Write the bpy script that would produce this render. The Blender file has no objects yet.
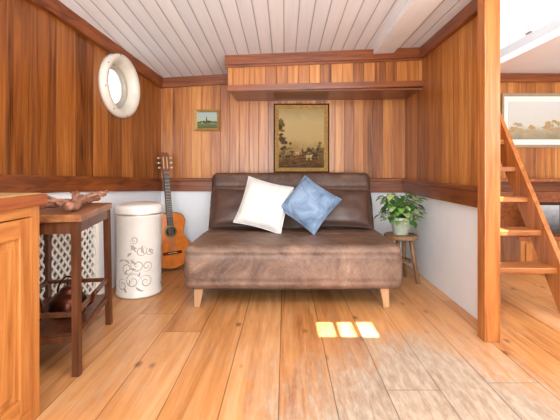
import bpy, bmesh, math, random
from mathutils import Vector, Matrix, noise
random.seed(4)
S=bpy.context.scene
V=Vector
def lin(c):
    o=[]
    for v in c[:3]:
        v/=255.0
        o.append(v/12.92 if v<=0.04045 else ((v+0.055)/1.055)**2.4)
    return (o[0],o[1],o[2],1)
# ---------------------------------------------------------------- materials
class NT:
    def __init__(s,name):
        s.m=bpy.data.materials.new(name); s.m.use_nodes=True
        s.t=s.m.node_tree; s.n=s.t.nodes; s.l=s.t.links
        s.b=s.n['Principled BSDF']
    def new(s,t,**k):
        n=s.n.new(t)
        for a,b in k.items(): setattr(n,a,b)
        return n
    def set(s,sock,v):
        if hasattr(v,'is_linked') or isinstance(v,bpy.types.NodeSocket): s.l.new(v,sock)
        else: sock.default_value=v
    def math(s,op,a,b=None,c=None,clamp=False):
        n=s.new('ShaderNodeMath',operation=op); n.use_clamp=clamp
        s.set(n.inputs[0],a)
        if b is not None: s.set(n.inputs[1],b)
        if c is not None: s.set(n.inputs[2],c)
        return n.outputs[0]
    def mix(s,f,a,b,blend='MIX'):
        n=s.new('ShaderNodeMix',data_type='RGBA',blend_type=blend)
        s.set(n.inputs[0],f); s.set(n.inputs[6],a); s.set(n.inputs[7],b)
        return n.outputs[2]
    def pos(s):
        n=s.new('ShaderNodeTexCoord'); return n.outputs['Object']
    def xyz(s,v):
        n=s.new('ShaderNodeSeparateXYZ'); s.l.new(v,n.inputs[0]); return n.outputs
    def comb(s,x,y,z):
        n=s.new('ShaderNodeCombineXYZ')
        s.set(n.inputs[0],x);s.set(n.inputs[1],y);s.set(n.inputs[2],z); return n.outputs[0]
    def noise(s,v,sc,det=4,rough=.55,dist=0):
        n=s.new('ShaderNodeTexNoise'); s.l.new(v,n.inputs['Vector'])
        n.inputs['Scale'].default_value=sc; n.inputs['Detail'].default_value=det
        n.inputs['Roughness'].default_value=rough; n.inputs['Distortion'].default_value=dist
        return n.outputs[0]
    def ramp(s,f,stops):
        n=s.new('ShaderNodeValToRGB'); e=n.color_ramp.elements
        while len(e)<len(stops): e.new(.5)
        for i,(p,c) in enumerate(stops):
            e[i].position=p; e[i].color=c
        s.l.new(f,n.inputs[0]); return n.outputs[0]
    def bump(s,h,st=.3,d=.01):
        n=s.new('ShaderNodeBump'); n.inputs['Strength'].default_value=st; n.inputs['Distance'].default_value=d
        s.l.new(h,n.inputs['Height']); s.l.new(n.outputs[0],s.b.inputs['Normal'])
def plain(name,c,rough=.5,metal=0,var=.06,sc=25,bump=0.0,spec=.5):
    t=NT(name); p=t.pos(); n=t.noise(p,sc)
    c=lin(c); d=tuple(x*(1-var*2) for x in c[:3])+(1,); l=tuple(min(1,x*(1+var)) for x in c[:3])+(1,)
    t.l.new(t.ramp(n,[(.3,d),(.7,l)]),t.b.inputs['Base Color'])
    t.b.inputs['Roughness'].default_value=rough; t.b.inputs['Metallic'].default_value=metal
    t.b.inputs['Specular IOR Level'].default_value=spec
    if bump: t.bump(n,bump,.005)
    return t.m
def planks(name,across,along,w,cols,rough=.3,gap=.03,gapdark=.35,grain=1.0,rnd=.5,off=0.0,gstr=.35):
    t=NT(name); p=t.pos(); x=t.xyz(p); A=x['XYZ'.index(across)]; L=x['XYZ'.index(along)]
    O=x[[i for i in range(3) if 'XYZ'[i] not in (across,along)][0]]
    q=t.math('DIVIDE',t.math('ADD',A,20+off),w); idx=t.math('FLOOR',q); fr=t.math('FRACT',q)
    wn=t.new('ShaderNodeTexWhiteNoise',noise_dimensions='1D'); t.l.new(idx,wn.inputs['W'])
    r=wn.outputs['Value']
    v=t.comb(t.math('MULTIPLY',A,28*grain),t.math('ADD',t.math('MULTIPLY',L,1.3*grain),t.math('MULTIPLY',r,37)),t.math('MULTIPLY',O,6))
    n1=t.noise(v,1.0,5,.6,.6)
    v2=t.comb(t.math('MULTIPLY',A,110*grain),t.math('ADD',t.math('MULTIPLY',L,3*grain),t.math('MULTIPLY',r,11)),t.math('MULTIPLY',O,20))
    n2=t.noise(v2,1.0,3,.6,.2)
    f=t.math('ADD',t.math('MULTIPLY',n1,.75),t.math('MULTIPLY',n2,.25))
    f=t.math('ADD',f,t.math('MULTIPLY',t.math('SUBTRACT',r,.5),rnd),clamp=True)
    k=len(cols)-1
    col=t.ramp(f,[(.24+.50*i/k,lin(c)) for i,c in enumerate(cols)])
    e=t.math('MINIMUM',fr,t.math('SUBTRACT',1,fr))
    g=t.math('DIVIDE',e,gap,clamp=True)
    gm=t.math('MULTIPLY_ADD',g,1-gapdark,gapdark)
    col=t.mix(1.0,col,t.comb(gm,gm,gm),'MULTIPLY')
    t.l.new(col,t.b.inputs['Base Color'])
    t.b.inputs['Roughness'].default_value=rough
    t.bump(t.math('ADD',g,t.math('MULTIPLY',n2,.15)),gstr,.006)
    return t.m
def wood(name,cols,along='Z',rough=.35,sc=1.0):
    t=NT(name); p=t.pos(); x=t.xyz(p)
    m=[30*sc,30*sc,30*sc]; m['XYZ'.index(along)]=2.0*sc
    v=t.comb(*[t.math('MULTIPLY',x[i],m[i]) for i in range(3)])
    n=t.noise(v,1,5,.6,.8)
    k=len(cols)-1
    t.l.new(t.ramp(n,[(.3+.4*i/k,lin(c)) for i,c in enumerate(cols)]),t.b.inputs['Base Color'])
    t.b.inputs['Roughness'].default_value=rough
    t.bump(n,.08,.003)
    return t.m
MW=[(94,46,17),(152,88,36),(184,116,52),(210,148,80)]
m_wall_x=planks('mahogany_boards_back','X','Z',.094,MW,rough=.3,rnd=.30,gap=.04,gapdark=.3)
m_wall_y=planks('mahogany_boards_side','Y','Z',.13,MW,rough=.3,rnd=.28,gap=.03,gapdark=.3)
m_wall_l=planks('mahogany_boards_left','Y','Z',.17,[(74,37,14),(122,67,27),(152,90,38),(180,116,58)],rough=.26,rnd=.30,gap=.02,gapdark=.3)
TR=[(88,42,18),(126,66,30),(150,84,40)]
m_trimX=wood('trim_wood_x',TR,'X',.28)
m_trimY=wood('trim_wood_y',TR,'Y',.28)
m_post=wood('post_wood',[(134,74,32),(168,100,48),(190,122,64)],'Z',.3)
m_step=wood('ladder_wood',[(124,68,32),(164,100,52),(190,126,74)],'X',.35)
m_white=plain('white_paint',(238,241,244),.45,var=.015,sc=6)
m_cream=plain('cream_paint',(240,238,230),.35,var=.02,sc=6)
m_ceil=planks('white_ceiling_boards','X','Y',.098,[(220,228,238),(230,236,243),(239,244,249)],rough=.42,gap=.06,gapdark=.40,rnd=.25,gstr=.6)
m_black=plain('black_paint',(28,24,22),.4)
# floor
def floor_mat():
    t=NT('pine_floor_boards'); p=t.pos(); x=t.xyz(p); w=.225
    q=t.math('DIVIDE',t.math('ADD',x[0],20.05),w); idx=t.math('FLOOR',q); fr=t.math('FRACT',q)
    wn=t.new('ShaderNodeTexWhiteNoise',noise_dimensions='1D'); t.l.new(idx,wn.inputs['W']); r=wn.outputs['Value']
    yy=t.math('DIVIDE',t.math('ADD',x[1],t.math('MULTIPLY',r,9)),2.9); yi=t.math('FLOOR',yy); yf=t.math('FRACT',yy)
    wn2=t.new('ShaderNodeTexWhiteNoise',noise_dimensions='2D'); t.l.new(t.comb(idx,yi,0),wn2.inputs['Vector']); r2=wn2.outputs['Value']
    v=t.comb(t.math('MULTIPLY',x[0],16),t.math('ADD',t.math('MULTIPLY',x[1],1.1),t.math('MULTIPLY',r2,31)),r)
    n1=t.noise(v,1,5,.6,1.2)
    v2=t.comb(t.math('MULTIPLY',x[0],90),t.math('MULTIPLY',x[1],4),r2)
    n2=t.noise(v2,1,4,.6,.3)
    f=t.math('ADD',t.math('MULTIPLY',n1,.7),t.math('MULTIPLY',n2,.3))
    f=t.math('ADD',f,t.math('MULTIPLY',t.math('SUBTRACT',r2,.5),.2),clamp=True)
    col=t.ramp(f,[(.25,lin((150,90,46))),(.42,lin((188,126,70))),(.58,lin((208,148,92))),(.78,lin((222,172,122)))])
    # scuffs over the whole floor
    sn=t.noise(t.comb(t.math('MULTIPLY',x[0],11),t.math('MULTIPLY',x[1],3.5),0),1,7,.75,.5)
    sf=t.math('MULTIPLY',t.math('SUBTRACT',sn,.50),2.6,clamp=True)
    col=t.mix(t.math('MULTIPLY',sf,.55),col,lin((208,178,146)))
    # knots
    vo=t.new('ShaderNodeTexVoronoi'); vo.inputs['Scale'].default_value=1
    t.l.new(t.comb(t.math('MULTIPLY',x[0],6.2),t.math('MULTIPLY',x[1],3.6),r),vo.inputs['Vector'])
    k=t.math('DIVIDE',t.math('SUBTRACT',vo.outputs['Distance'],.05),.09,clamp=True)
    col=t.mix(t.math('MULTIPLY',t.math('SUBTRACT',1,k),.7),col,lin((92,46,20)))
    # worn zone near the middle of the room
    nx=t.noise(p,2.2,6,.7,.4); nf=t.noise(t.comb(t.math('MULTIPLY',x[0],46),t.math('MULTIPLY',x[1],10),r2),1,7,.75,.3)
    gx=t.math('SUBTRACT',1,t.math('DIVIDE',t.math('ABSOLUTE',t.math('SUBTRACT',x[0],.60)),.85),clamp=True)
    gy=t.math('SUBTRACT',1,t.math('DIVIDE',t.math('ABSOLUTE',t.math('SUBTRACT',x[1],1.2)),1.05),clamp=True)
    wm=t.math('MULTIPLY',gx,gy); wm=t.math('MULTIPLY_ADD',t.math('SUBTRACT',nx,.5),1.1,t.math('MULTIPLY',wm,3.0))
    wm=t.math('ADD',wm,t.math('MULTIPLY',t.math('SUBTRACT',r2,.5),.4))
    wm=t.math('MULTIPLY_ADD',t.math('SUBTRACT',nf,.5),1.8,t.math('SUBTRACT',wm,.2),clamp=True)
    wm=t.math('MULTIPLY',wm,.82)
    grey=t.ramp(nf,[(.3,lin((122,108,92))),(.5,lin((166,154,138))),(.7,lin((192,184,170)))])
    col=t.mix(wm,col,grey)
    e=t.math('MINIMUM',fr,t.math('SUBTRACT',1,fr)); g=t.math('DIVIDE',e,.016,clamp=True)
    e2=t.math('MINIMUM',yf,t.math('SUBTRACT',1,yf)); g2=t.math('DIVIDE',e2,.0011,clamp=True)
    g=t.math('MINIMUM',g,g2); gm=t.math('MULTIPLY_ADD',g,.74,.26)
    col=t.mix(1.0,col,t.comb(gm,gm,gm),'MULTIPLY')
    t.l.new(col,t.b.inputs['Base Color'])
    t.l.new(t.math('MULTIPLY_ADD',sf,.2,t.math('MULTIPLY_ADD',wm,.25,.32)),t.b.inputs['Roughness'])
    t.bump(t.math('ADD',g,t.math('MULTIPLY',n2,.12)),.3,.004)
    return t.m
m_floor=floor_mat()
def leather(name,cols):
    t=NT(name); p=t.pos(); n=t.noise(p,5.5,9,.75,.9); n2=t.noise(p,160,3,.6)
    vo=t.new('ShaderNodeTexVoronoi'); vo.inputs['Scale'].default_value=90; t.l.new(p,vo.inputs['Vector'])
    f=t.math('ADD',t.math('MULTIPLY',n,.85),t.math('MULTIPLY',n2,.15))
    t.l.new(t.ramp(f,[(a,lin(c)) for a,c in zip((.34,.46,.58,.72),cols)]),t.b.inputs['Base Color'])
    t.l.new(t.math('MULTIPLY_ADD',n,.3,.34),t.b.inputs['Roughness'])
    t.bump(t.math('ADD',vo.outputs['Distance'],n),.2,.004)
    return t.m
m_leather=leather('distressed_brown_leather',[(76,54,43),(108,82,67),(132,104,86),(168,140,118)])
m_leather_b=leather('chocolate_brown_leather',[(64,44,35),(86,62,50),(106,80,66),(140,114,96)])
m_leather_d=plain('dark_brown_leather',(84,60,50),.42,var=.2,sc=9,bump=.2)
m_leg=wood('beech_leg_wood',[(166,122,82),(192,150,106)],'Z',.4)
def fabric(name,a,b,sc=9):
    t=NT(name); p=t.pos(); n=t.noise(p,sc,4,.6,.5)
    w=t.new('ShaderNodeTexWave'); w.inputs['Scale'].default_value=160; t.l.new(p,w.inputs['Vector'])
    t.l.new(t.ramp(n,[(.35,lin(a)),(.65,lin(b))]),t.b.inputs['Base Color'])
    t.b.inputs['Roughness'].default_value=.8
    t.b.inputs['Sheen Weight'].default_value=.3
    t.bump(t.math('ADD',w.outputs['Fac'],n),.15,.002)
    return t.m
m_linen=fabric('white_linen',(206,203,197),(224,221,215))
m_blue=fabric('blue_velvet',(64,92,124),(138,162,188),7)

# ---------------------------------------------------------------- mesh builder
class B:
    def __init__(s): s.bm=bmesh.new(); s.mats=[]
    def mi(s,m):
        if m not in s.mats: s.mats.append(m)
        return s.mats.index(m)
    def add(s,verts,faces,m,M=None,smooth=False):
        vs=[s.bm.verts.new(M@V(v) if M else V(v)) for v in verts]
        i=s.mi(m)
        for f in faces:
            try:
                fc=s.bm.faces.new([vs[k] for k in f]); fc.material_index=i; fc.smooth=smooth
            except ValueError: pass
        return vs
    def box(s,lo,hi,m,M=None,bev=0.0,seg=2):
        t=bmesh.new(); bmesh.ops.create_cube(t,size=1)
        for v in t.verts:
            v.co=V([(lo[i]+hi[i])/2+v.co[i]*(hi[i]-lo[i]) for i in range(3)])
        if bev>0: bmesh.ops.bevel(t,geom=t.edges[:],offset=bev,segments=seg,profile=.5,affect='EDGES')
        t.verts.index_update()
        s.add([v.co.copy() for v in t.verts],[[v.index for v in f.verts] for f in t.faces],m,M)
        t.free()
    def hexa(s,p,m,M=None): # p: 4 bottom, 4 top
        s.add(p,[(3,2,1,0),(4,5,6,7),(0,1,5,4),(1,2,6,5),(2,3,7,6),(3,0,4,7)],m,M)
    def beam(s,a,b,w,h,m,M=None,up=V((0,0,1)),w2=None,h2=None):
        a=V(a);b=V(b);d=(b-a).normalized()
        if abs(d.dot(up))>.98: up=V((0,1,0))
        x=d.cross(up).normalized(); y=x.cross(d)
        w2=w2 or w; h2=h2 or h
        p=[a+x*i*w/2+y*j*h/2 for i,j in((-1,-1),(1,-1),(1,1),(-1,1))]+[b+x*i*w2/2+y*j*h2/2 for i,j in((-1,-1),(1,-1),(1,1),(-1,1))]
        s.hexa(p,m,M)
    def lathe(s,prof,m,M=None,seg=32,smooth=True,capb=True,capt=True):
        vs=[];fs=[]
        for r,z in prof:
            for k in range(seg):
                a=2*math.pi*k/seg; vs.append((r*math.cos(a),r*math.sin(a),z))
        n=len(prof)
        for i in range(n-1):
            for k in range(seg):
                k2=(k+1)%seg; fs.append((i*seg+k,i*seg+k2,(i+1)*seg+k2,(i+1)*seg+k))
        if capb: fs.append(tuple(reversed(range(seg))))
        if capt: fs.append(tuple((n-1)*seg+k for k in range(seg)))
        s.add(vs,fs,m,M,smooth)
    def tube(s,pts,rad,m,M=None,seg=8,smooth=True):
        pts=[V(p) for p in pts]; n=len(pts)
        if not isinstance(rad,(list,tuple)): rad=[rad]*n
        vs=[];fs=[]; up=V((0,0,1)); px=None
        for i,p in enumerate(pts):
            d=(pts[min(i+1,n-1)]-pts[max(i-1,0)]).normalized()
            if px is None:
                px=d.cross(up if abs(d.z)<.9 else V((1,0,0))).normalized()
            else:
                px=(px-d*px.dot(d)).normalized()
            py=d.cross(px)
            for k in range(seg):
                a=2*math.pi*k/seg; vs.append(p+(px*math.cos(a)+py*math.sin(a))*rad[i])
        for i in range(n-1):
            for k in range(seg):
                k2=(k+1)%seg; fs.append((i*seg+k,i*seg+k2,(i+1)*seg+k2,(i+1)*seg+k))
        fs.append(tuple(reversed(range(seg)))); fs.append(tuple((n-1)*seg+k for k in range(seg)))
        s.add(vs,fs,m,M,smooth)
    def prism(s,out,y0,y1,m,M=None,ms=None): # outline in xz, extruded along y
        n=len(out)
        vs=[(x,y0,z) for x,z in out]+[(x,y1,z) for x,z in out]
        s.add(vs,[tuple(range(n)),tuple(reversed(range(n,2*n)))],m,M)
        s.add(vs,[(i,i+n,(i+1)%n+n,(i+1)%n) for i in range(n)],ms or m,M)
    def soft(s,c,size,r,res,m,M=None,disp=None):
        hx=[v/2 for v in size]; vs=[];idx={};fs=[]
        nx,ny,nz=res
        def vert(i,j,k):
            key=(i,j,k)
            if key in idx: return idx[key]
            p=V(((i/nx-.5)*size[0],(j/ny-.5)*size[1],(k/nz-.5)*size[2]))
            q=V([max(-(hx[a]-r),min(hx[a]-r,p[a])) for a in range(3)])
            d=p-q
            nn=d.normalized() if d.length>1e-9 else V((0,0,1))
            p2=q+nn*r if d.length>1e-9 else p
            if disp: p2=p2+nn*disp(p2,nn)
            idx[key]=len(vs); vs.append(p2+V(c)); return idx[key]
        for i in range(nx):
            for j in range(ny):
                fs.append([vert(i,j,0),vert(i,j+1,0),vert(i+1,j+1,0),vert(i+1,j,0)])
                fs.append([vert(i,j,nz),vert(i+1,j,nz),vert(i+1,j+1,nz),vert(i,j+1,nz)])
            for k in range(nz):
                fs.append([vert(i,0,k),vert(i+1,0,k),vert(i+1,0,k+1),vert(i,0,k+1)])
                fs.append([vert(i,ny,k),vert(i,ny,k+1),vert(i+1,ny,k+1),vert(i+1,ny,k)])
        for j in range(ny):
            for k in range(nz):
                fs.append([vert(0,j,k),vert(0,j,k+1),vert(0,j+1,k+1),vert(0,j+1,k)])
                fs.append([vert(nx,j,k),vert(nx,j+1,k),vert(nx,j+1,k+1),vert(nx,j,k+1)])
        s.add(vs,fs,m,M,True)
    def pillow(s,w,h,t,m,M,n=22,seed=0):
        vs=[];fs=[]
        for side in (-1,1):
            base=len(vs)
            for i in range(n+1):
                for j in range(n+1):
                    u=i/n*2-1; v=j/n*2-1
                    th=t/2*((1-abs(u)**3.2)*(1-abs(v)**3.2))**.42
                    th*=1+.14*noise.noise(V((u*2.2+seed,v*2.2,side)))
                    x=u*w/2*(1-.07*(1-abs(v)**2)*abs(u)**2*1.0); z=v*h/2*(1-.07*(1-abs(u)**2)*abs(v)**2)
                    vs.append((x,side*th,z))
            for i in range(n):
                for j in range(n):
                    a=base+i*(n+1)+j; q=(a,a+n+1,a+n+2,a+1)
                    fs.append(q if side<0 else tuple(reversed(q)))
        s.add(vs,fs,m,M,True)
        out=[]
        for u,v in [(-1+2*k/n,-1) for k in range(n)]+[(1,-1+2*k/n) for k in range(n)]+[(1-2*k/n,1) for k in range(n)]+[(-1,1-2*k/n) for k in range(n+1)]:
            out.append((u*w/2*(1-.07*(1-abs(v)**2)*abs(u)**2),0,v*h/2*(1-.07*(1-abs(u)**2)*abs(v)**2)))
        s.tube(out,.004,m,M,6)
    def done(s,name):
        me=bpy.data.meshes.new(name); s.bm.to_mesh(me); s.bm.free()
        for m in s.mats: me.materials.append(m)
        o=bpy.data.objects.new(name,me); S.collection.objects.link(o); return o

# ---------------------------------------------------------------- room shell
def ceil(x,y):
    u=max(0,(1.18-x)/2.4); v=max(0,min(1,(y-2.2)/1.4))
    return 1.955-.155*u*v
Y0=-1.6; YB=3.6; XR=1.18
nin=V((.9889,-.1483,0)); tl=V((-.1483,-.9889,0))
ML=Matrix(((tl.x,nin.x,0,-1.22),(tl.y,nin.y,0,3.6),(0,0,1,0),(0,0,0,1)))
b=B(); b.box((-2.3,Y0,-.08),(3.05,YB+.1,0),m_floor); b.done('floor')
# ceiling, with an unseen hatch hole added to cast the floor sun patches
b=B()
xs=[-2.2,-1.9,-1.6,-1.4,-1.22,-1,-.75,-.5,-.25,0,.25,.5,.69,1.03,1.2]
ys=[Y0,0,.6,1.195,1.405,1.8,2.2,2.4,2.6,2.8,3.0,3.2,3.4,3.6,3.66]
vs=[(x,y,ceil(x,y)) for x in xs for y in ys]; fs=[]
for i in range(len(xs)-1):
    for j in range(len(ys)-1):
        if xs[i]==.69 and ys[j]==1.195: continue
        a=i*len(ys)+j; fs.append((a,a+1,a+len(ys)+1,a+len(ys)))
b.add(vs,fs,m_ceil); b.done('ceiling')
b=B()
z0,z1=1.95,2.0
for lo,hi in (((.65,1.155,z0),(.69,1.445,z1)),((1.03,1.155,z0),(1.07,1.445,z1)),((.69,1.155,z0),(1.03,1.195,z1)),((.69,1.405,z0),(1.03,1.445,z1)),((.795,1.195,z0),(.812,1.405,z1)),((.908,1.195,z0),(.925,1.405,z1))):
    b.box(lo,hi,m_white)
b.done('added_sun_hatch')  # unseen hatch frame, added so its bars split the sun into patches
# white deck beam
b=B(); b.hexa([(.75,1.46,1.915),(.92,1.46,1.915),(.92,3.15,1.905),(.75,3.15,1.895),(.75,1.46,1.96),(.92,1.46,1.96),(.92,3.15,1.95),(.75,3.15,1.945)],m_white); b.done('ceiling_beam')
# back wall
b=B(); b.box((-1.35,YB,.76),(3.05,YB+.06,2.0),m_wall_x); b.box((-1.35,YB,-.02),(3.05,YB+.06,.76),m_white)
b.done('wall_back')
# left wall : wood plane with a round hole, painted lower part
b=B(); sc_,zc,R=.699,1.58,.195
n=48; h=.30
sq=[];ci=[]
for k in range(n):
    a=2*math.pi*k/n; c,sn=math.cos(a),math.sin(a); f=h/max(abs(c),abs(sn))
    sq.append((sc_+c*f,0,zc+sn*f)); ci.append((sc_+c*R,0,zc+sn*R))
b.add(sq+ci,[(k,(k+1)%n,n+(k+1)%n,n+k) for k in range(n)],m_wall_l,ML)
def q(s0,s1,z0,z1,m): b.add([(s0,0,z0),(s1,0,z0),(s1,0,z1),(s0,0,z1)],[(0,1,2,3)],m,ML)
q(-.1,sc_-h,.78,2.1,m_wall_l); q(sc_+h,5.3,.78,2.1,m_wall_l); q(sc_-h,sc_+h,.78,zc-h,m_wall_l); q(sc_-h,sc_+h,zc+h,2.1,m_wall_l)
b.box((-.1,-.06,-.02),(5.3,0,.78),m_white,ML)
b.done('wall_left')
# right partition wall
b=B(); b.box((XR,2.08,.76),(XR+.02,YB,1.955),m_wall_y); b.box((XR,2.08,-.01),(XR+.02,YB,.76),m_white); b.done('wall_right')
# outer right wall and companionway casing
b=B(); b.box((3.0,Y0,-.02),(3.06,YB,1.85),m_white); b.done('wall_outer')
b=B()
b.box((1.9,Y0,1.85),(3.06,YB+.06,1.90),m_white)
b.box((1.17,Y0,1.958),(1.905,1.58,2.0),m_white)
b.box((1.895,Y0,1.90),(1.905,1.57,1.958),m_white)
b.done('ceiling_side')
b=B()
b.box((1.18,1.58,1.957),(1.22,YB,2.62),m_white); b.box((1.2,1.56,2.0),(1.9,1.6,2.62),m_white); b.box((1.2,YB,2.0),(1.96,YB+.05,2.62),m_white)
b.box((1.1,1.5,2.62),(2.0,YB+.1,2.66),m_white)
b.done('wall_companionway')
b=B(); m_frame=plain('window_frame_paint',(178,180,182),.5,var=.02)
b.box((1.905,1.56,1.90),(1.95,YB,1.985),m_frame,bev=.004); b.box((1.905,1.56,2.42),(1.95,YB,2.62),m_frame)
for y0,y1 in((1.56,1.7),(2.22,2.29),(2.82,2.90),(3.5,3.6)): b.box((1.895,y0,1.985),(1.955,y1,2.42),m_frame,bev=.004)
b.done('window_2')
# box / raised lintel + shelf
b=B()
b.hexa([(-.49,3.15,1.60),(XR,3.15,1.62),(XR,3.6,1.62),(-.49,3.6,1.60),(-.49,3.15,1.884),(XR,3.15,1.955),(XR,3.6,1.955),(-.49,3.6,1.85)],m_wall_x)
b.done('wall_bulkhead')
b=B()
b.hexa([(-.49,3.11,1.585),(XR,3.11,1.625),(XR,3.15,1.625),(-.49,3.15,1.585),(-.49,3.11,1.635),(XR,3.11,1.675),(XR,3.15,1.675),(-.49,3.15,1.635)],m_trimX)
b.hexa([(-.47,3.15,1.585),(XR,3.15,1.605),(XR,3.6,1.605),(-.47,3.6,1.585),(-.49,3.15,1.61),(XR,3.15,1.63),(XR,3.6,1.63),(-.49,3.6,1.61)],m_trimX)
b.done('wall_shelf')
b=B()
b.hexa([(-.51,3.10,1.805),(XR,3.10,1.87),(XR,3.15,1.87),(-.51,3.15,1.805),(-.51,3.10,1.886),(XR,3.10,1.954),(XR,3.15,1.954),(-.51,3.15,1.886)],m_trimX)
b.hexa([(-.51,3.13,1.79),(XR,3.13,1.855),(XR,3.15,1.855),(-.51,3.15,1.79),(-.51,3.13,1.81),(XR,3.13,1.872),(XR,3.15,1.872),(-.51,3.15,1.81)],m_trimX)
b.done('trim_1')
# back crown left part
b=B(); b.hexa([(-1.22,3.56,1.715),(-.49,3.56,1.755),(-.49,3.6,1.755),(-1.22,3.6,1.715),(-1.22,3.56,ceil(-1.22,3.56)),(-.49,3.56,ceil(-.49,3.56)),(-.49,3.6,ceil(-.49,3.6)),(-1.22,3.6,ceil(-1.22,3.6))],m_trimX); b.done('trim_2')
# left crown
b=B()
ss=[0,.2,.4,.6,.8,1.0,1.2,1.42,2,3,5.2]; vs=[]
for s_ in ss:
    w=ML@V((s_,0,0)); c=ceil(w.x,w.y)+.002
    vs+=[(s_,0,c-.09),(s_,.035,c-.09),(s_,.045,c),(s_,0,c)]
fs=[]
for i in range(len(ss)-1):
    for k in range(4): fs.append((i*4+k,i*4+(k+1)%4,i*4+4+(k+1)%4,i*4+4+k))
b.add(vs,fs,m_trimY,ML); b.done('trim_3')
# right crown
b=B(); b.box((XR-.04,2.0,1.865),(XR,3.10,1.954),m_trimY,bev=.006); b.done('trim_4')
# dado rails
b=B(); b.hexa([(-1.22,3.565,.705),(XR,3.565,.69),(XR,3.6,.69),(-1.22,3.6,.705),(-1.22,3.57,.83),(XR,3.57,.815),(XR,3.6,.815),(-1.22,3.6,.83)],m_trimX)
b.box((-1.22,3.55,.80),(XR,3.6,.832),m_trimX,bev=.008); b.done('trim_5')
b=B(); b.hexa([(0,0,.705),(5.2,0,1.0),(5.2,.03,1.0),(0,.03,.705),(0,0,.83),(5.2,0,1.03),(5.2,.03,1.03),(0,.03,.83)],m_trimY,ML); b.done('trim_6')
b=B(); b.box((XR-.03,2.03,.69),(XR,3.56,.80),m_trimY,bev=.005); b.box((XR-.045,2.03,.795),(XR,3.56,.82),m_trimY,bev=.006); b.done('trim_7')
b=B(); b.box((1.202,3.55,1.77),(3.0,3.6,1.848),m_trimX,bev=.006); b.box((1.202,3.57,.70),(3.0,3.6,.83),m_trimX,bev=.006); b.done('trim_8')
b=B(); b.box((1.065,1.95,0),(1.15,2.03,1.952),m_post,bev=.006); b.done('wooden_post')
b=B(); b.box((-1.22,3.585,0),(XR,3.6,.06),m_white,bev=.004); b.done('baseboard_back')
# porthole
b=B()
MP=ML@Matrix.Translation((sc_,0,zc))@Matrix.Rotation(-math.pi/2,4,'X')
m_ring=plain('porthole_ring_paint',(222,216,202),.3,var=.04,sc=10); m_ring2=plain('porthole_inner_ring',(190,181,164),.35,var=.05)
prof=[(.17,-.10),(.20,-.10),(.20,0),(.250,0),(.254,.02),(.245,.045),(.225,.055),(.200,.05),(.185,.03),(.175,0),(.168,-.03),(.168,-.10)]
b.lathe(prof,m_ring,MP,64,capb=False,capt=False)
b.lathe([(.142,-.06),(.175,-.06),(.178,-.035),(.165,-.022),(.142,-.026),(.134,-.04),(.134,-.06)],m_ring2,MP,64,capb=False,capt=False)
m_screw=plain('brass_screw',(150,130,80),.3,1)
for k in range(8):
    a=k*math.pi/4+.2
    b.lathe([(.006,.0),(.006,.004),(.003,.007)],m_screw,MP@Matrix.Translation((.238*math.cos(a),.238*math.sin(a),.047)),8)
mg=NT('porthole_glass'); mg.b.inputs['Transmission Weight'].default_value=1; mg.b.inputs['Roughness'].default_value=.02; mg.b.inputs['IOR'].default_value=1.05
mg.b.inputs['Base Color'].default_value=(.95,.97,1,1)
b.lathe([(.140,-.052),(.140,-.048)],mg.m,MP,48)
b.done('porthole_window')

# ---------------------------------------------------------------- sofa
root=bpy.data.objects.new('sofa',None); S.collection.objects.link(root)
def child(o,p=root): o.parent=p; return o
def dseat(p,n):
    d=.006*noise.noise(p*3.5+V((3,1,0)))+.003*noise.noise(p*14)
    for zz in (.085,-.09): # horizontal seams on the sides
        if abs(n.z)<.7: d-=.007*math.exp(-((p.z-zz)/.009)**2)
    if n.z>.5:
        d-=.010*math.exp(-((p.y-.02)/.012)**2)
    d-=.005*math.exp(-((p.x)/.008)**2)*(1 if n.z>.3 else 0)
    d+= .012*(1-(2*p.x/1.45)**2)*(1-(2*p.y/.74)**2) if n.z>.5 else 0
    return d
b=B(); b.soft((.056,2.78,.272),(1.45,.76,.295),.05,(110,60,24),m_leather,disp=dseat); child(b.done('seat'))
def dback(p,n):
    d=.006*noise.noise(p*4+V((9,2,5)))+.003*noise.noise(p*13)
    if n.y<-.3:
        for zz in (.15,-.03): d-=.012*math.exp(-((p.z-zz)/.010)**2)
        d+=.004*math.sin(p.x*60)*math.exp(-((p.z+.03)/.04)**2)
    d-=.007*math.exp(-((p.x)/.008)**2)
    return d
MBk=Matrix.Translation((.056,3.13,.36))@Matrix.Rotation(math.radians(-21),4,'X')
b=B(); b.soft((0,.085,.298),(1.45,.15,.575),.055,(110,14,56),m_leather_b,MBk,disp=dback); child(b.done('backrest'))
b=B()
for x,sx in((-.575,-1),(.665,1)):
    for y,sy in((2.47,-1),(3.06,1)):
        b.beam((x,y,.135),(x+sx*.012,y+sy*.015,0),.060,.052,m_leg,w2=.036,h2=.036,up=V((0,1,0)))
child(b.done('legs'))
b=B(); b.box((-.60,2.5,.10),(.71,3.08,.128),m_black)
for x in (-.64,.75): b.beam((x,3.02,.2),(x,3.26,.42),.025,.06,m_black)
child(b.done('frame'))
def cush(name,c,w,h,t,mat,tilt,roll,yaw=0,seed=0):
    M=Matrix.Translation(c)@Matrix.Rotation(math.radians(yaw),4,'Z')@Matrix.Rotation(math.radians(tilt),4,'X')@Matrix.Rotation(math.radians(roll),4,'Y')
    b=B(); b.pillow(w,h,t,mat,M,seed=seed); return b.done(name)
cush('leather_cushion',(-.36,3.06,.60),.50,.34,.13,m_leather_d,-28,0,0,1)
cush('leather_cushion',(.48,3.06,.60),.48,.34,.13,m_leather_d,-28,3,0,5)
cush('white_cushion',(-.165,2.90,.64),.38,.40,.14,m_linen,-24,15,0,2)
cush('blue_cushion',(.19,2.86,.65),.36,.36,.14,m_blue,-30,36,-6,3)

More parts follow.
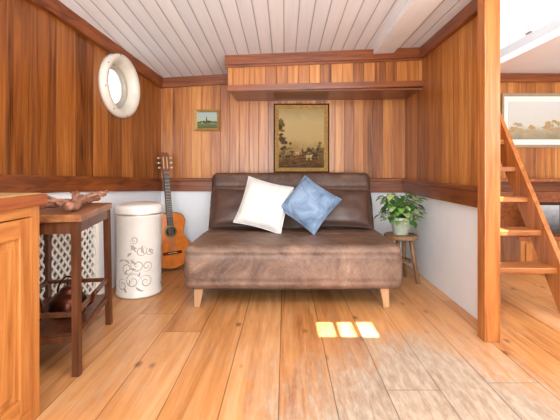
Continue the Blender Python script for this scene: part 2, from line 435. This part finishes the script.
# ---------------------------------------------------------------- pictures
m_gold=plain('gilt_frame',(180,142,80),.4,.35,var=.2,sc=60,bump=.3)
m_fdark=plain('dark_frame',(62,44,30),.4)
m_mat=plain('mount_board',(226,224,218),.7,var=.02)
def frame(b,x0,x1,z0,z1,w,y,m,dep=.03):
    for pts in (((x0,z0),(x1,z0),(x1-w,z0+w),(x0+w,z0+w)),((x1,z0),(x1,z1),(x1-w,z1-w),(x1-w,z0+w)),((x1,z1),(x0,z1),(x0+w,z1-w),(x1-w,z1-w)),((x0,z1),(x0,z0),(x0+w,z0+w),(x0+w,z1-w))):
        (a,c_),(d,e),(f,g),(h_,i)=pts
        b.hexa([(a,y,c_),(d,y,e),(f,y,g),(h_,y,i),(a,y-dep,c_),(d,y-dep,e),(f,y-dep*.5,g),(h_,y-dep*.5,i)],m)
def art(name,z0,z1,stops,sc=7,amp=.18,rough=.6):
    t=NT(name); p=t.pos(); x=t.xyz(p); n=t.noise(p,sc,8,.65,.5)
    f=t.math('DIVIDE',t.math('SUBTRACT',x[2],z0),z1-z0)
    f=t.math('MULTIPLY_ADD',t.math('SUBTRACT',n,.5),amp*2,f,clamp=True)
    t.l.new(t.ramp(f,[(a,lin(c)) for a,c in stops]),t.b.inputs['Base Color']); t.b.inputs['Roughness'].default_value=rough
    t.b.inputs['Specular IOR Level'].default_value=.2
    return t.m
def blob(b,cx,cz,rx,rz,y,m,seed=0,n=28,rough=.35):
    out=[]
    for k in range(n):
        a=2*math.pi*k/n; r=1+rough*noise.noise(V((math.cos(a)*1.6+seed,math.sin(a)*1.6,seed)))+rough*.5*noise.noise(V((math.cos(a)*5+seed,math.sin(a)*5,seed)))
        out.append((cx+rx*r*math.cos(a),y,cz+rz*r*math.sin(a)))
    b.add(out,[tuple(range(n))],m)
b=B()
x0,x1,z0,z1=-.11,.43,.885,1.555
frame(b,x0,x1,z0,z1,.014,3.6,m_fdark,.045); frame(b,x0+.012,x1-.012,z0+.012,z1-.012,.036,3.595,m_gold,.038)
a_=art('old_landscape_painting',z0,z1,[(0.05,(64,46,24)),(.20,(104,78,42)),(.32,(138,112,66)),(.46,(172,146,96)),(.75,(178,156,108)),(1,(148,128,86))],7,.16,.7)
b.box((x0+.045,3.577,z0+.045),(x1-.045,3.588,z1-.045),a_)
dk=plain('painted_foliage',(112,90,52),.7,var=.35,sc=50,spec=.2); dk2=plain('painted_shadow',(80,60,34),.7,var=.3,sc=50,spec=.2); br=plain('painted_brown',(112,70,40),.7,var=.3,sc=60,spec=.2); lt=plain('painted_cream',(176,150,104),.7,var=.2,sc=60,spec=.2)
rs=random.Random(8); yy=3.5765
for i in range(46): # ragged foliage on the left, hill and ruin to the right
    t_=rs.random(); cx=-.055+abs(rs.gauss(0,.045))*(1.3-t_)+.02*math.sin(t_*6); cz=1.04+t_*.36
    yy-=.00003; blob(b,min(.30,max(-.045,cx)),cz,.010+rs.random()*.018,.008+rs.random()*.014,yy,dk if rs.random()<.65 else dk2,i*1.7,14,.5)
for i in range(40):
    yy-=.00003; blob(b,.22+rs.random()*.145,1.05+min(.15,abs(rs.gauss(0,.045))),.010+rs.random()*.014,.008+rs.random()*.012,yy,dk if rs.random()<.6 else dk2,i*2.3,14,.5)
for i in range(34):
    yy-=.00003; blob(b,-.035+rs.random()*.39,.945+rs.random()*.08,.02+rs.random()*.02,.004+rs.random()*.008,yy,dk2 if rs.random()<.5 else br,i*2.9,12,.5)
y=yy-.001
for cx,cz,s_,mm in((.16,1.04,1,br),(.235,1.035,1.0,lt),(.09,1.03,.9,br),(.29,1.04,.85,dk2),(.19,1.075,.7,dk2),(.03,1.035,.8,dk2),(.12,1.075,.6,lt)):
    y-=.0003
    b.prism([(cx-.03*s_,cz-.004),(cx-.028*s_,cz+.02*s_),(cx+.02*s_,cz+.022*s_),(cx+.03*s_,cz+.034*s_),(cx+.042*s_,cz+.024*s_),(cx+.034*s_,cz+.012*s_),(cx+.022*s_,cz-.004)],y,y+.0015,mm)
    for lx in(-.026,-.016,.012,.02): b.box((cx+lx*s_-.0025,y,cz-.03*s_),(cx+lx*s_+.0025,y+.001,cz),mm)
for cx,cz,s_ in((.17,1.075,1),(.26,1.07,.9),(.07,1.05,.9),(.215,1.06,.8)):
    b.prism([(cx-.008*s_,cz),(cx-.010*s_,cz+.03*s_),(cx-.004*s_,cz+.036*s_),(cx-.005*s_,cz+.048*s_),(cx+.004*s_,cz+.048*s_),(cx+.004*s_,cz+.036*s_),(cx+.010*s_,cz+.03*s_),(cx+.008*s_,cz)],y-.001,y,br)
b.done('framed_painting')
b=B()
x0,x1,z0,z1=-.885,-.64,1.295,1.50
frame(b,x0,x1,z0,z1,.026,3.6,m_gold,.03)
b.box((x0+.02,3.585,z0+.02),(x1-.02,3.59,z1-.02),art('small_landscape_painting',z0,z1,[(.1,(66,82,50)),(.32,(104,116,74)),(.42,(170,178,150)),(1,(150,176,182))],14,.08))
m_pg=plain('painted_green',(62,78,48),.7,var=.3,sc=60)
for i in range(16): blob(b,-.855+i*.0125,1.372+.010*rs.random(),.010,.006+.008*rs.random(),3.5845-.00003*i,m_pg,i*1.9,12,.4)
b.prism([(-.775,1.375),(-.775,1.40),(-.768,1.44),(-.761,1.40),(-.761,1.375)],3.583,3.5838,m_fdark)
b.prism([(-.761,1.375),(-.761,1.395),(-.735,1.395),(-.735,1.375)],3.583,3.5838,br)
b.done('framed_landscape')
b=B()
x0,x1,z0,z1=2.12,2.92,1.13,1.66
m_fgr=plain('grey_gilt_frame',(166,148,122),.4,.2)
frame(b,x0,x1,z0,z1,.028,3.6,m_fgr,.03)
b.box((x0+.02,3.588,z0+.02),(x1-.02,3.594,z1-.02),m_mat)
b.box((x0+.07,3.584,z0+.08),(x1-.07,3.590,z1-.08),art('pale_landscape_print',z0,z1,[(.15,(140,128,104)),(.32,(166,158,134)),(.42,(196,194,184)),(1,(206,208,208))],8,.16,.6))
for i in range(24):
    blob(b,x0+.10+rs.random()*.55,1.28+rs.random()*.05+.06*(i%3==0),.012+rs.random()*.03,.006+rs.random()*.02,3.5835-.00003*i,lt if i%2 else m_fgr,i*1.3,12,.5)
b.done('framed_print')

# ---------------------------------------------------------------- guitar
b=B()
m_gtop=plain('guitar_cedar_top',(226,128,54),.22,var=.10,sc=20); m_gside=plain('guitar_side_wood',(104,46,22),.25,var=.15)
m_neck=plain('guitar_neck_wood',(112,60,34),.3); m_fb=plain('fretboard',(40,26,20),.4); m_cr=plain('rosette_inlay',(206,170,110),.4); m_str=plain('string_nylon',(220,214,200),.3)
bp=V((-1.035,3.34,.012)); tp=V((-1.165,3.48,1.09)); dz=(tp-bp).normalized()
xa=V((math.cos(math.radians(38)),math.sin(math.radians(38)),0)); xa=(xa-dz*xa.dot(dz)).normalized(); ya=dz.cross(xa)
MG=Matrix(((xa.x,ya.x,dz.x,bp.x),(xa.y,ya.y,dz.y,bp.y),(xa.z,ya.z,dz.z,bp.z),(0,0,0,1)))@Matrix.Scale(1.03,4)
ctrl=[(0,0.0),(.02,.09),(.06,.155),(.13,.185),(.20,.172),(.27,.128),(.31,.118),(.36,.130),(.41,.142),(.46,.120),(.485,.07),(.49,0)]
pts=[]
def cr(p0,p1,p2,p3,t): return .5*((2*p1)+(-p0+p2)*t+(2*p0-5*p1+4*p2-p3)*t*t+(-p0+3*p1-3*p2+p3)*t**3)
full=[(-w,z) for z,w in ctrl][::-1]+[(w,z) for z,w in ctrl][1:-1]  # closed loop
N=len(full)
for i in range(N):
    p=[full[(i+k-1)%N] for k in range(4)]
    for t_ in (0,.25,.5,.75):
        pts.append((cr(p[0][0],p[1][0],p[2][0],p[3][0],t_),cr(p[0][1],p[1][1],p[2][1],p[3][1],t_)))
pts=[(x,max(0,z)) for x,z in pts]
b.prism(pts,-.045,.045,m_gtop,MG,ms=m_gside)
b.prism([(x*1.012,(z-.24)*1.01+.24) for x,z in pts],-.047,-.042,m_gside,MG)
b.prism([(x*.985,(z-.24)*.985+.24) for x,z in pts],-.0485,-.044,m_gtop,MG)
MF=MG@Matrix.Translation((0,-.0486,.325))@Matrix.Rotation(math.pi/2,4,'X')
b.lathe([(.058,0),(.058,.0006)],m_cr,MF,32); b.lathe([(.052,0),(.052,.0009)],m_fb,MF,32); b.lathe([(.048,0),(.048,.0012)],m_cr,MF,32);b.lathe([(.043,0),(.043,.0016)],m_fb,MF,32)
b.box((-.085,-.058,.125),(.085,-.048,.15),m_gside,MG,bev=.002); b.box((-.04,-.062,.135),(.04,-.056,.139),m_str,MG)
b.hexa([(-.028,-.056,.375),(.028,-.056,.375),(.028,-.046,.375),(-.028,-.046,.375),(-.025,-.056,.85),(.025,-.056,.85),(.025,-.046,.85),(-.025,-.046,.85)],m_fb,MG)
b.hexa([(-.028,-.047,.48),(.028,-.047,.48),(.022,-.018,.48),(-.022,-.018,.48),(-.025,-.047,.86),(.025,-.047,.86),(.018,-.026,.86),(-.018,-.026,.86)],m_neck,MG)
for k in range(17):
    z=.85-.65*(1-2**(-k/12))*1.0
    if z>.38: b.box((-.026,-.0575,z-.001),(.026,-.056,z+.001),m_str,MG)
b.prism([(-.027,.85),(.027,.85),(.036,.88),(.038,1.02),(.02,1.045),(0,1.035),(-.02,1.045),(-.038,1.02),(-.036,.88)],-.05,-.032,m_neck,MG)
for sx in(-1,1):
    b.box((sx*.016-.005,-.051,.89),(sx*.016+.005,-.0495,1.0),m_cr,MG)
    for z in (.90,.945,.99):
        b.tube([(sx*.036,-.041,z),(sx*.056,-.041,z)],.003,m_str,MG); b.soft((sx*.06,-.041,z),(.012,.018,.018),.005,(2,2,2),m_str,MG)
for k in range(6):
    x=-.021+.0084*k; b.tube([(x,-.060,.137),(x*.9,-.0585,.86)],.0008,m_str,MG,4)
b.done('acoustic_guitar')

# ---------------------------------------------------------------- white metal drum
b=B(); m_drum=plain('white_enamel',(230,226,218),.3,var=.03,sc=12); m_scroll=plain('scroll_decal',(182,170,154),.5,var=.15,sc=60); m_rim=plain('brushed_rim',(190,182,170),.3,.6)
cx,cy,r=-1.09,2.74,.158
MD=Matrix.Translation((cx,cy,0))
b.lathe([(r-.01,0),(r,.006),(r+.004,.012),(r+.004,.022),(r,.03),(r,.57),(r+.004,.575),(r+.004,.59),(r,.60)],m_drum,MD,56)
b.lathe([(r+.007,.592),(r+.009,.60),(r+.009,.64),(r+.004,.655),(r-.015,.665),(r-.05,.672),(.02,.676),(.001,.676)],m_drum,MD,56)
b.lathe([(r+.0075,.590),(r+.011,.594),(r+.011,.600),(r+.0075,.604)],m_rim,MD,56,capb=False,capt=False)
def on(th,z,e=.0012): return V((cx+(r+e)*math.sin(th),cy-(r+e)*math.cos(th),z))
def strip(pl,ws):
    vs=[];fs=[]
    for i,(a,z) in enumerate(pl):
        a0,z0_=pl[max(i-1,0)]; a1,z1_=pl[min(i+1,len(pl)-1)]
        dx,dz_=(a1-a0)*r,z1_-z0_; L=math.hypot(dx,dz_) or 1
        nx_,nz_=-dz_/L*ws[i],dx/L*ws[i]
        vs+=[on(a+nx_/r,z+nz_),on(a-nx_/r,z-nz_)]
    for i in range(len(pl)-1): fs.append((2*i,2*i+1,2*i+3,2*i+2))
    b.add(vs,fs,m_scroll)
def spiral(a,z,s0,ang,sgn,turn=1.6):
    pl=[];ws=[]
    for k in range(30):
        u=k/29; R_=s0*(1-u)**.8; t_=ang+sgn*u*turn*2*math.pi
        pl.append((a+R_*math.cos(t_)/r,z+R_*math.sin(t_))); ws.append(.001+.0026*math.sin(math.pi*min(1,u*1.1)))
    strip(pl,ws)
def leaf(a,z,L,ang,w):
    pl=[];ws=[]
    for k in range(12):
        u=k/11; t_=ang+u*.5
        pl.append((a+L*u*math.cos(t_)/r,z+L*u*math.sin(t_))); ws.append(w*math.sin(math.pi*u)+.0005)
    strip(pl,ws)
for base in (.1,2.2,4.3):
    for a,z,s_,an,sg in((.0,.13,.06,0,1),(.55,.12,.05,3,-1),(-.5,.10,.045,1,1),(.2,.24,.05,2,1),(-.25,.22,.045,0,-1),(.6,.23,.04,4,1),(.35,.34,.04,1,-1),(.75,.33,.03,2,1),(.05,.42,.03,3,1)):
        spiral(base+a,z,s_,an,sg)
    for k in range(16):
        leaf(base-.5+random.random()*1.3,.06+random.random()*.36,.03+random.random()*.04,random.random()*6,.005+random.random()*.004)
b.done('decorated_storage_drum')

# ---------------------------------------------------------------- side table
m_tw=wood('walnut_table',[(64,34,20),(94,54,32),(118,72,44)],'Z',.35)
m_tt=wood('table_top_wood',[(112,66,38),(150,96,56),(176,122,78)],'Y',.35)
b=B()
LG=[(-.945,1.655),(-1.055,2.165),(-1.375,2.12),(-1.29,1.60)]
cxm=sum(p[0] for p in LG)/4; cym=sum(p[1] for p in LG)/4
b.hexa([(p[0]+(p[0]-cxm)*.16,p[1]+(p[1]-cym)*.10,z) for z in(.69,.722) for p in (LG[3],LG[0],LG[1],LG[2])],m_tt)
for i,p in enumerate(LG):
    b.beam((p[0],p[1],.69),(p[0]+(p[0]-cxm)*.06,p[1]+(p[1]-cym)*.06,0),.030,.030,m_tw,up=V((0,1,0)))
    q2=LG[(i+1)%4]
    b.beam((p[0],p[1],.66),(q2[0],q2[1],.66),.02,.05,m_tw)
    b.beam((p[0],p[1],.16),(q2[0],q2[1],.16),.02,.03,m_tw)
    b.beam((p[0],p[1],.27),(q2[0],q2[1],.27),.016,.02,m_tw)
b.hexa([(p[0],p[1],z) for z in(.172,.184) for p in (LG[3],LG[0],LG[1],LG[2])],m_tw)
b.done('wooden_side_table')
# driftwood on top
b=B(); m_dw=plain('driftwood',(160,112,88),.7,var=.3,sc=40,bump=.5)
def branch(p0,p1,r0,r1,seed,n=26,wob=.03):
    p0=V(p0);p1=V(p1); pl=[];rl=[]
    for k in range(n):
        u=k/(n-1); p=p0.lerp(p1,u)+wob*V((noise.noise(V((u*4,seed,0))),noise.noise(V((u*4,seed,5))),.5*noise.noise(V((u*4,seed,9)))))
        pl.append(p); rl.append((r0+(r1-r0)*u)*(1+.5*noise.noise(V((u*10,seed,2)))))
    b.tube(pl,rl,m_dw,None,12)
branch((-1.00,1.68,.755),(-1.13,2.18,.765),.022,.014,1)
branch((-1.12,1.66,.755),(-1.10,2.16,.75),.018,.012,11)
branch((-1.05,1.78,.76),(-1.16,1.70,.805),.014,.005,2)
branch((-1.07,1.92,.765),(-1.0,2.06,.805),.013,.004,3)
branch((-1.10,1.98,.765),(-1.22,2.08,.79),.014,.005,4)
branch((-1.0,1.74,.755),(-1.10,1.64,.785),.013,.005,6)
branch((-1.03,1.85,.75),(-1.2,1.95,.745),.016,.012,7)
branch((-1.06,2.02,.76),(-1.02,2.12,.79),.011,.003,8)
branch((-1.03,1.80,.77),(-1.08,1.9,.81),.012,.004,9)
b.done('driftwood_branch')
b=B(); m_cu=plain('aged_copper',(92,48,34),.28,.8,var=.35,sc=14); m_jar=plain('dark_red_glaze',(70,30,22),.2)
MK=Matrix.Translation((-1.10,1.86,.184))
b.lathe([(.05,0),(.075,.01),(.09,.045),(.085,.08),(.06,.11),(.04,.12),(.04,.128),(.03,.14),(.01,.145),(.008,.155),(.012,.162),(.002,.17)],m_cu,MK,32)
b.tube([(.08,0,.05),(.115,.0,.07),(.13,0,.11),(.145,0,.125)],[.017,.013,.010,.009],m_cu,MK,12)
b.tube([(.055*math.cos(a),0,.11+.085*math.sin(a)) for a in [math.pi*k/12 for k in range(13)]],.005,m_cu,MK,8)
b.done('copper_kettle')
b=B(); b.lathe([(.035,0),(.05,.02),(.055,.06),(.045,.11),(.022,.15),(.016,.19),(.02,.20),(.018,.205)],m_jar,Matrix.Translation((-1.22,1.75,.184)),28); b.done('ceramic_bottle')
# lattice radiator cover on left wall
b=B()
s0,s1,za,zb=1.05,2.0,.06,.66; o0=.05
def clipseg(px,pz,dx,dz_):
    lo,hi=-9,9
    for p,d,mn,mx in((px,dx,s0,s1),(pz,dz_,za,zb)):
        a=(mn-p)/d; c=(mx-p)/d
        lo=max(lo,min(a,c)); hi=min(hi,max(a,c))
    return (lo,hi) if hi-lo>.01 else None
for sg in(1,-1):
    for k in range(-20,45):
        px=s0+k*.052; r_=clipseg(px,za,.62,sg*.78)
        if r_:
            a,c=r_; b.beam((px+.62*a,o0+.003*sg,za+sg*.78*a),(px+.62*c,o0+.003*sg,za+sg*.78*c),.006,.014,m_cream,ML,up=V((0,1,0)).cross(V((.62,0,sg*.78))))
for lo,hi in(((s0-.03,o0-.015,0),(s0+.01,o0+.015,zb+.03)),((s1-.01,o0-.015,0),(s1+.03,o0+.015,zb+.03)),((s0,o0-.015,zb),(s1,o0+.015,zb+.03)),((s0,o0-.015,0),(s1,o0+.015,za))):
    b.box(lo,hi,m_cream,ML,bev=.003)
b.box((s0,0.002,0),(s1,.03,zb),plain('grey_back_panel',(140,132,122),.7),ML)  # plain grey panel behind the lattice
b.box((s0-.04,0.002,zb+.03),(s1+.04,o0+.03,zb+.05),m_cream,ML,bev=.004)
b.done('lattice_radiator_cover')

# ---------------------------------------------------------------- left cabinet
m_pine=wood('orange_pine',[(144,82,36),(178,112,54),(198,138,76)],'Z',.35,.8); m_pineY=wood('orange_pine_rail',[(144,82,36),(178,112,54),(198,138,76)],'Y',.35,.8)
m_ctr=wood('counter_edge',[(112,56,28),(146,80,40),(168,98,54)],'Y',.3); m_ctop=plain('counter_top',(196,158,112),.3)
root2=bpy.data.objects.new('kitchen_cabinet',None); S.collection.objects.link(root2)
X=-.925
b=B()
b.box((-1.50,.2,.0),(X-.02,1.38,.79),m_pineY,bev=.003)
b.box((X-.02,1.335,.0),(X,1.38,.79),m_pine,bev=.002)
b.box((X-.02,.2,.0),(X,1.335,.055),m_pineY); b.box((X-.02,.2,.755),(X,1.335,.79),m_pineY)
child(b.done('carcass'),root2)
b=B()
for y0,y1 in((.95,1.33),(.56,.94),(.205,.55)):
    b.box((X-.015,y0,.06),(X+.006,y0+.06,.75),m_pine,bev=.003); b.box((X-.015,y1-.06,.06),(X+.006,y1,.75),m_pine,bev=.003)
    b.box((X-.015,y0+.06,.06),(X+.006,y1-.06,.125),m_pineY,bev=.003); b.box((X-.015,y0+.06,.685),(X+.006,y1-.06,.75),m_pineY,bev=.003)
    b.box((X-.015,y0+.06,.125),(X-.008,y1-.06,.685),m_pine)
    b.box((X-.012,y0+.085,.15),(X+.001,y1-.085,.66),m_pine,bev=.006)
    b.lathe([(.008,0),(.006,.012),(.013,.02),(.010,.028),(.002,.030)],m_jar,Matrix.Translation((X+.006,y0+.03,.62))@Matrix.Rotation(math.pi/2,4,'Y'),16)
child(b.done('doors'),root2)
b=B(); b.box((-1.51,.2,.79),(X+.02,1.40,.832),m_ctr,bev=.006); b.box((-1.50,.2,.8325),(X+.0,1.39,.836),m_ctop)
child(b.done('countertop'),root2)

# ---------------------------------------------------------------- plant stool, pot, plant
b=B(); m_st=wood('stool_wood',[(98,66,42),(134,98,64),(160,124,88)],'Z',.5)
px,py=.955,3.02
MS=Matrix.Translation((px,py,0))
b.lathe([(.13,.352),(.136,.358),(.136,.38),(.13,.385),(.001,.385)],m_st,MS,36)
for k in range(4):
    a=math.pi/4+k*math.pi/2+.2; c,s_=math.cos(a),math.sin(a)
    b.tube([(px+.08*c,py+.08*s_,.357),(px+.135*c,py+.135*s_,.0)],[.019,.014],m_st,None,12)
for k in range(4):
    a=math.pi/4+k*math.pi/2+.2; a2=a+math.pi/2
    b.tube([(px+.108*math.cos(a),py+.108*math.sin(a),.17),(px+.108*math.cos(a2),py+.108*math.sin(a2),.17)],.009,m_st,None,8)
b.done('plant_stool')
b=B(); m_pot=plain('pale_green_glaze',(196,206,186),.3); m_soil=plain('soil',(50,36,26),.9)
MP2=Matrix.Translation((px,py,.385))
b.lathe([(.055,0),(.06,.004),(.082,.11),(.09,.115),(.092,.14),(.086,.145),(.078,.135),(.076,.12)],m_pot,MP2,40,capt=False); b.lathe([(.077,.118),(.03,.124),(.001,.126)],m_soil,MP2,24,capb=False)
gl=[plain('leaf_green_a',(82,134,54),.4,var=.2,sc=40),plain('leaf_green_b',(120,168,78),.4,var=.2,sc=40),plain('leaf_green_c',(56,104,44),.4,var=.2,sc=40),plain('leaf_variegated',(172,198,124),.4,var=.25,sc=60)]
m_stem=plain('stem_green',(96,130,62),.5)
def pleaf(p,d,L,m):
    d=d.normalized(); side=d.cross(V((0,0,1)))
    if side.length<.1: side=V((1,0,0))
    side.normalize(); nrm=side.cross(d)
    prof=[(0,.02),(.08,.30),(.22,.42),(.4,.42),(.6,.34),(.8,.18),(1,.0)]
    vs=[];fs=[]
    for i,(u,w) in enumerate(prof):
        c=p+d*L*(u)+V((0,0,-.35*L*u*u))
        back=-d*L*.10*(1 if i==1 else 0)
        vs+=[c+side*w*L+nrm*w*L*.25+back,c,c-side*w*L+nrm*w*L*.25+back]
    for i in range(len(prof)-1):
        for k in(0,1): fs.append((3*i+k,3*i+k+1,3*i+4+k,3*i+3+k))
    b.add(vs,fs,m,None,True)
top=V((px,py,.51))
for k in range(170):
    a=random.random()*2*math.pi; el=random.uniform(-.6,1.35); R_=random.uniform(.07,.20)
    d=V((math.cos(a)*math.cos(el),math.sin(a)*math.cos(el),math.sin(el)))
    e=top+V((d.x*R_*1.15,d.y*R_*.9,.05+d.z*R_*.95))
    if el<0: e+=V((d.x*.03,d.y*.03,-.01))
    L=random.uniform(.045,.072)
    hd=V((math.cos(a),math.sin(a),random.uniform(-.5,.2)))
    if e.x+L*hd.x>1.15 or e.x+L*hd.x<.75 or (e.y<py-.03 and e.z<.50): continue
    mid=top.lerp(e,.5)+V((0,0,.05))
    st=[top+V((d.x*.03,d.y*.03,0)),mid,e]
    if el<0: st=[top+V((d.x*.03,d.y*.03,0)),top+V((math.cos(a)*.095,math.sin(a)*.095,.05)),e]
    b.tube(st,.0018,m_stem,None,5); pleaf(e,hd,L,random.choice(gl))
b.done('potted_pothos')

# ---------------------------------------------------------------- ladder
b=B()
for k in range(8):
    z=.285+.218*k; y=2.36+.1415*k
    if z<1.85: b.box((1.24,y,z-.038),(1.762,y+.17,z),m_step,bev=.006)
def sp(z,o):
    y=2.36+(z-.285)*.649; return y+o
for x0,x1 in((1.226,1.25),(1.752,1.785)):
    b.hexa([(x0,sp(0,-.05),0),(x1,sp(0,-.05),0),(x1,sp(0,.16),0),(x0,sp(0,.16),0),(x0,sp(1.82,-.05),1.82),(x1,sp(1.82,-.05),1.82),(x1,sp(1.82,.16),1.82),(x0,sp(1.82,.16),1.82)],m_post)
b.done('wooden_ladder')
# chest and photo frame in side cabin
b=B()
b.box((2.06,3.2,.0),(2.9,3.56,.30),m_pine,bev=.005); b.box((2.03,3.17,.30),(2.93,3.565,.33),m_ctr,bev=.006)
for x in (2.10,2.50): b.box((x,3.185,.04),(x+.36,3.2,.27),m_pine,bev=.005); b.lathe([(.012,0),(.012,.01),(.006,.02)],m_jar,Matrix.Translation((x+.18,3.19,.16))@Matrix.Rotation(math.pi/2,4,'X'),12)
b.box((2.06,3.562,.33),(2.95,3.57,.70),m_ctr)
b.done('low_chest')
b=B(); frame(b,2.25,2.52,.332,.62,.028,3.34,m_fdark,.03); b.box((2.27,3.325,.35),(2.50,3.332,.60),art('photo_print',.33,.6,[(.1,(50,50,54)),(.5,(120,120,124)),(1,(176,180,184))],20,.25)); b.box((2.26,3.34,.332),(2.51,3.35,.61),m_fdark); b.done('photo_frame')
b=B(); b.box((1.95,3.40,.80),(2.98,3.57,.83),m_ctr,bev=.005)
for x in(2.0,2.9): b.box((x,3.42,.70),(x+.02,3.57,.80),m_ctr)
b.done('side_shelf')

# ---------------------------------------------------------------- light, world, camera
w=bpy.data.worlds.new('sky'); S.world=w; w.use_nodes=True
bg=w.node_tree.nodes['Background']; bg.inputs[0].default_value=(.90,.96,1,1); bg.inputs[1].default_value=2.2
def area(name,loc,rot,sx,sy,p,col=(1,1,1)):
    l=bpy.data.lights.new(name,'AREA'); l.shape='RECTANGLE'; l.size=sx; l.size_y=sy; l.energy=p; l.color=col
    o=bpy.data.objects.new(name,l); o.location=loc; o.rotation_euler=rot; S.collection.objects.link(o)
area('fill_aft',(-.2,-1.1,.95),(math.radians(99),0,0),2.6,1.4,110,(.91,.965,1))  # added fill lamp behind the camera, tilted up to lift the ceiling
area('fill_overhead',(.35,1.0,1.93),(math.radians(26),0,0),1.4,1.0,38,(.94,.98,1))  # added soft fill lamp just under the closed ceiling, out of view
area('fill_companionway',(1.55,2.6,2.58),(0,0,0),.5,1.4,10,(.95,.98,1))  # added fill lamp hung below the companionway roof
area('fill_side_cabin',(2.5,.5,1.6),(math.radians(75),0,0),.9,.9,34,(.95,.98,1))  # added unseen fill lamp inside the side cabin
sl=bpy.data.lights.new('sun','SUN'); sl.energy=34; sl.angle=math.radians(.6); sl.color=(1,.96,.9)
so=bpy.data.objects.new('sun',sl); S.collection.objects.link(so)
so.rotation_euler=V((-.5,.8,-1.95)).to_track_quat('-Z','Y').to_euler()
cam=bpy.data.cameras.new('camera'); co=bpy.data.objects.new('camera',cam); S.collection.objects.link(co)
co.location=(0,0,.93); co.rotation_euler=(math.radians(90),0,0)
cam.sensor_width=36; cam.lens=366/560*36; cam.shift_x=-5/560; cam.shift_y=-42/560; cam.clip_start=.02
S.camera=co
S.view_settings.view_transform='Standard'
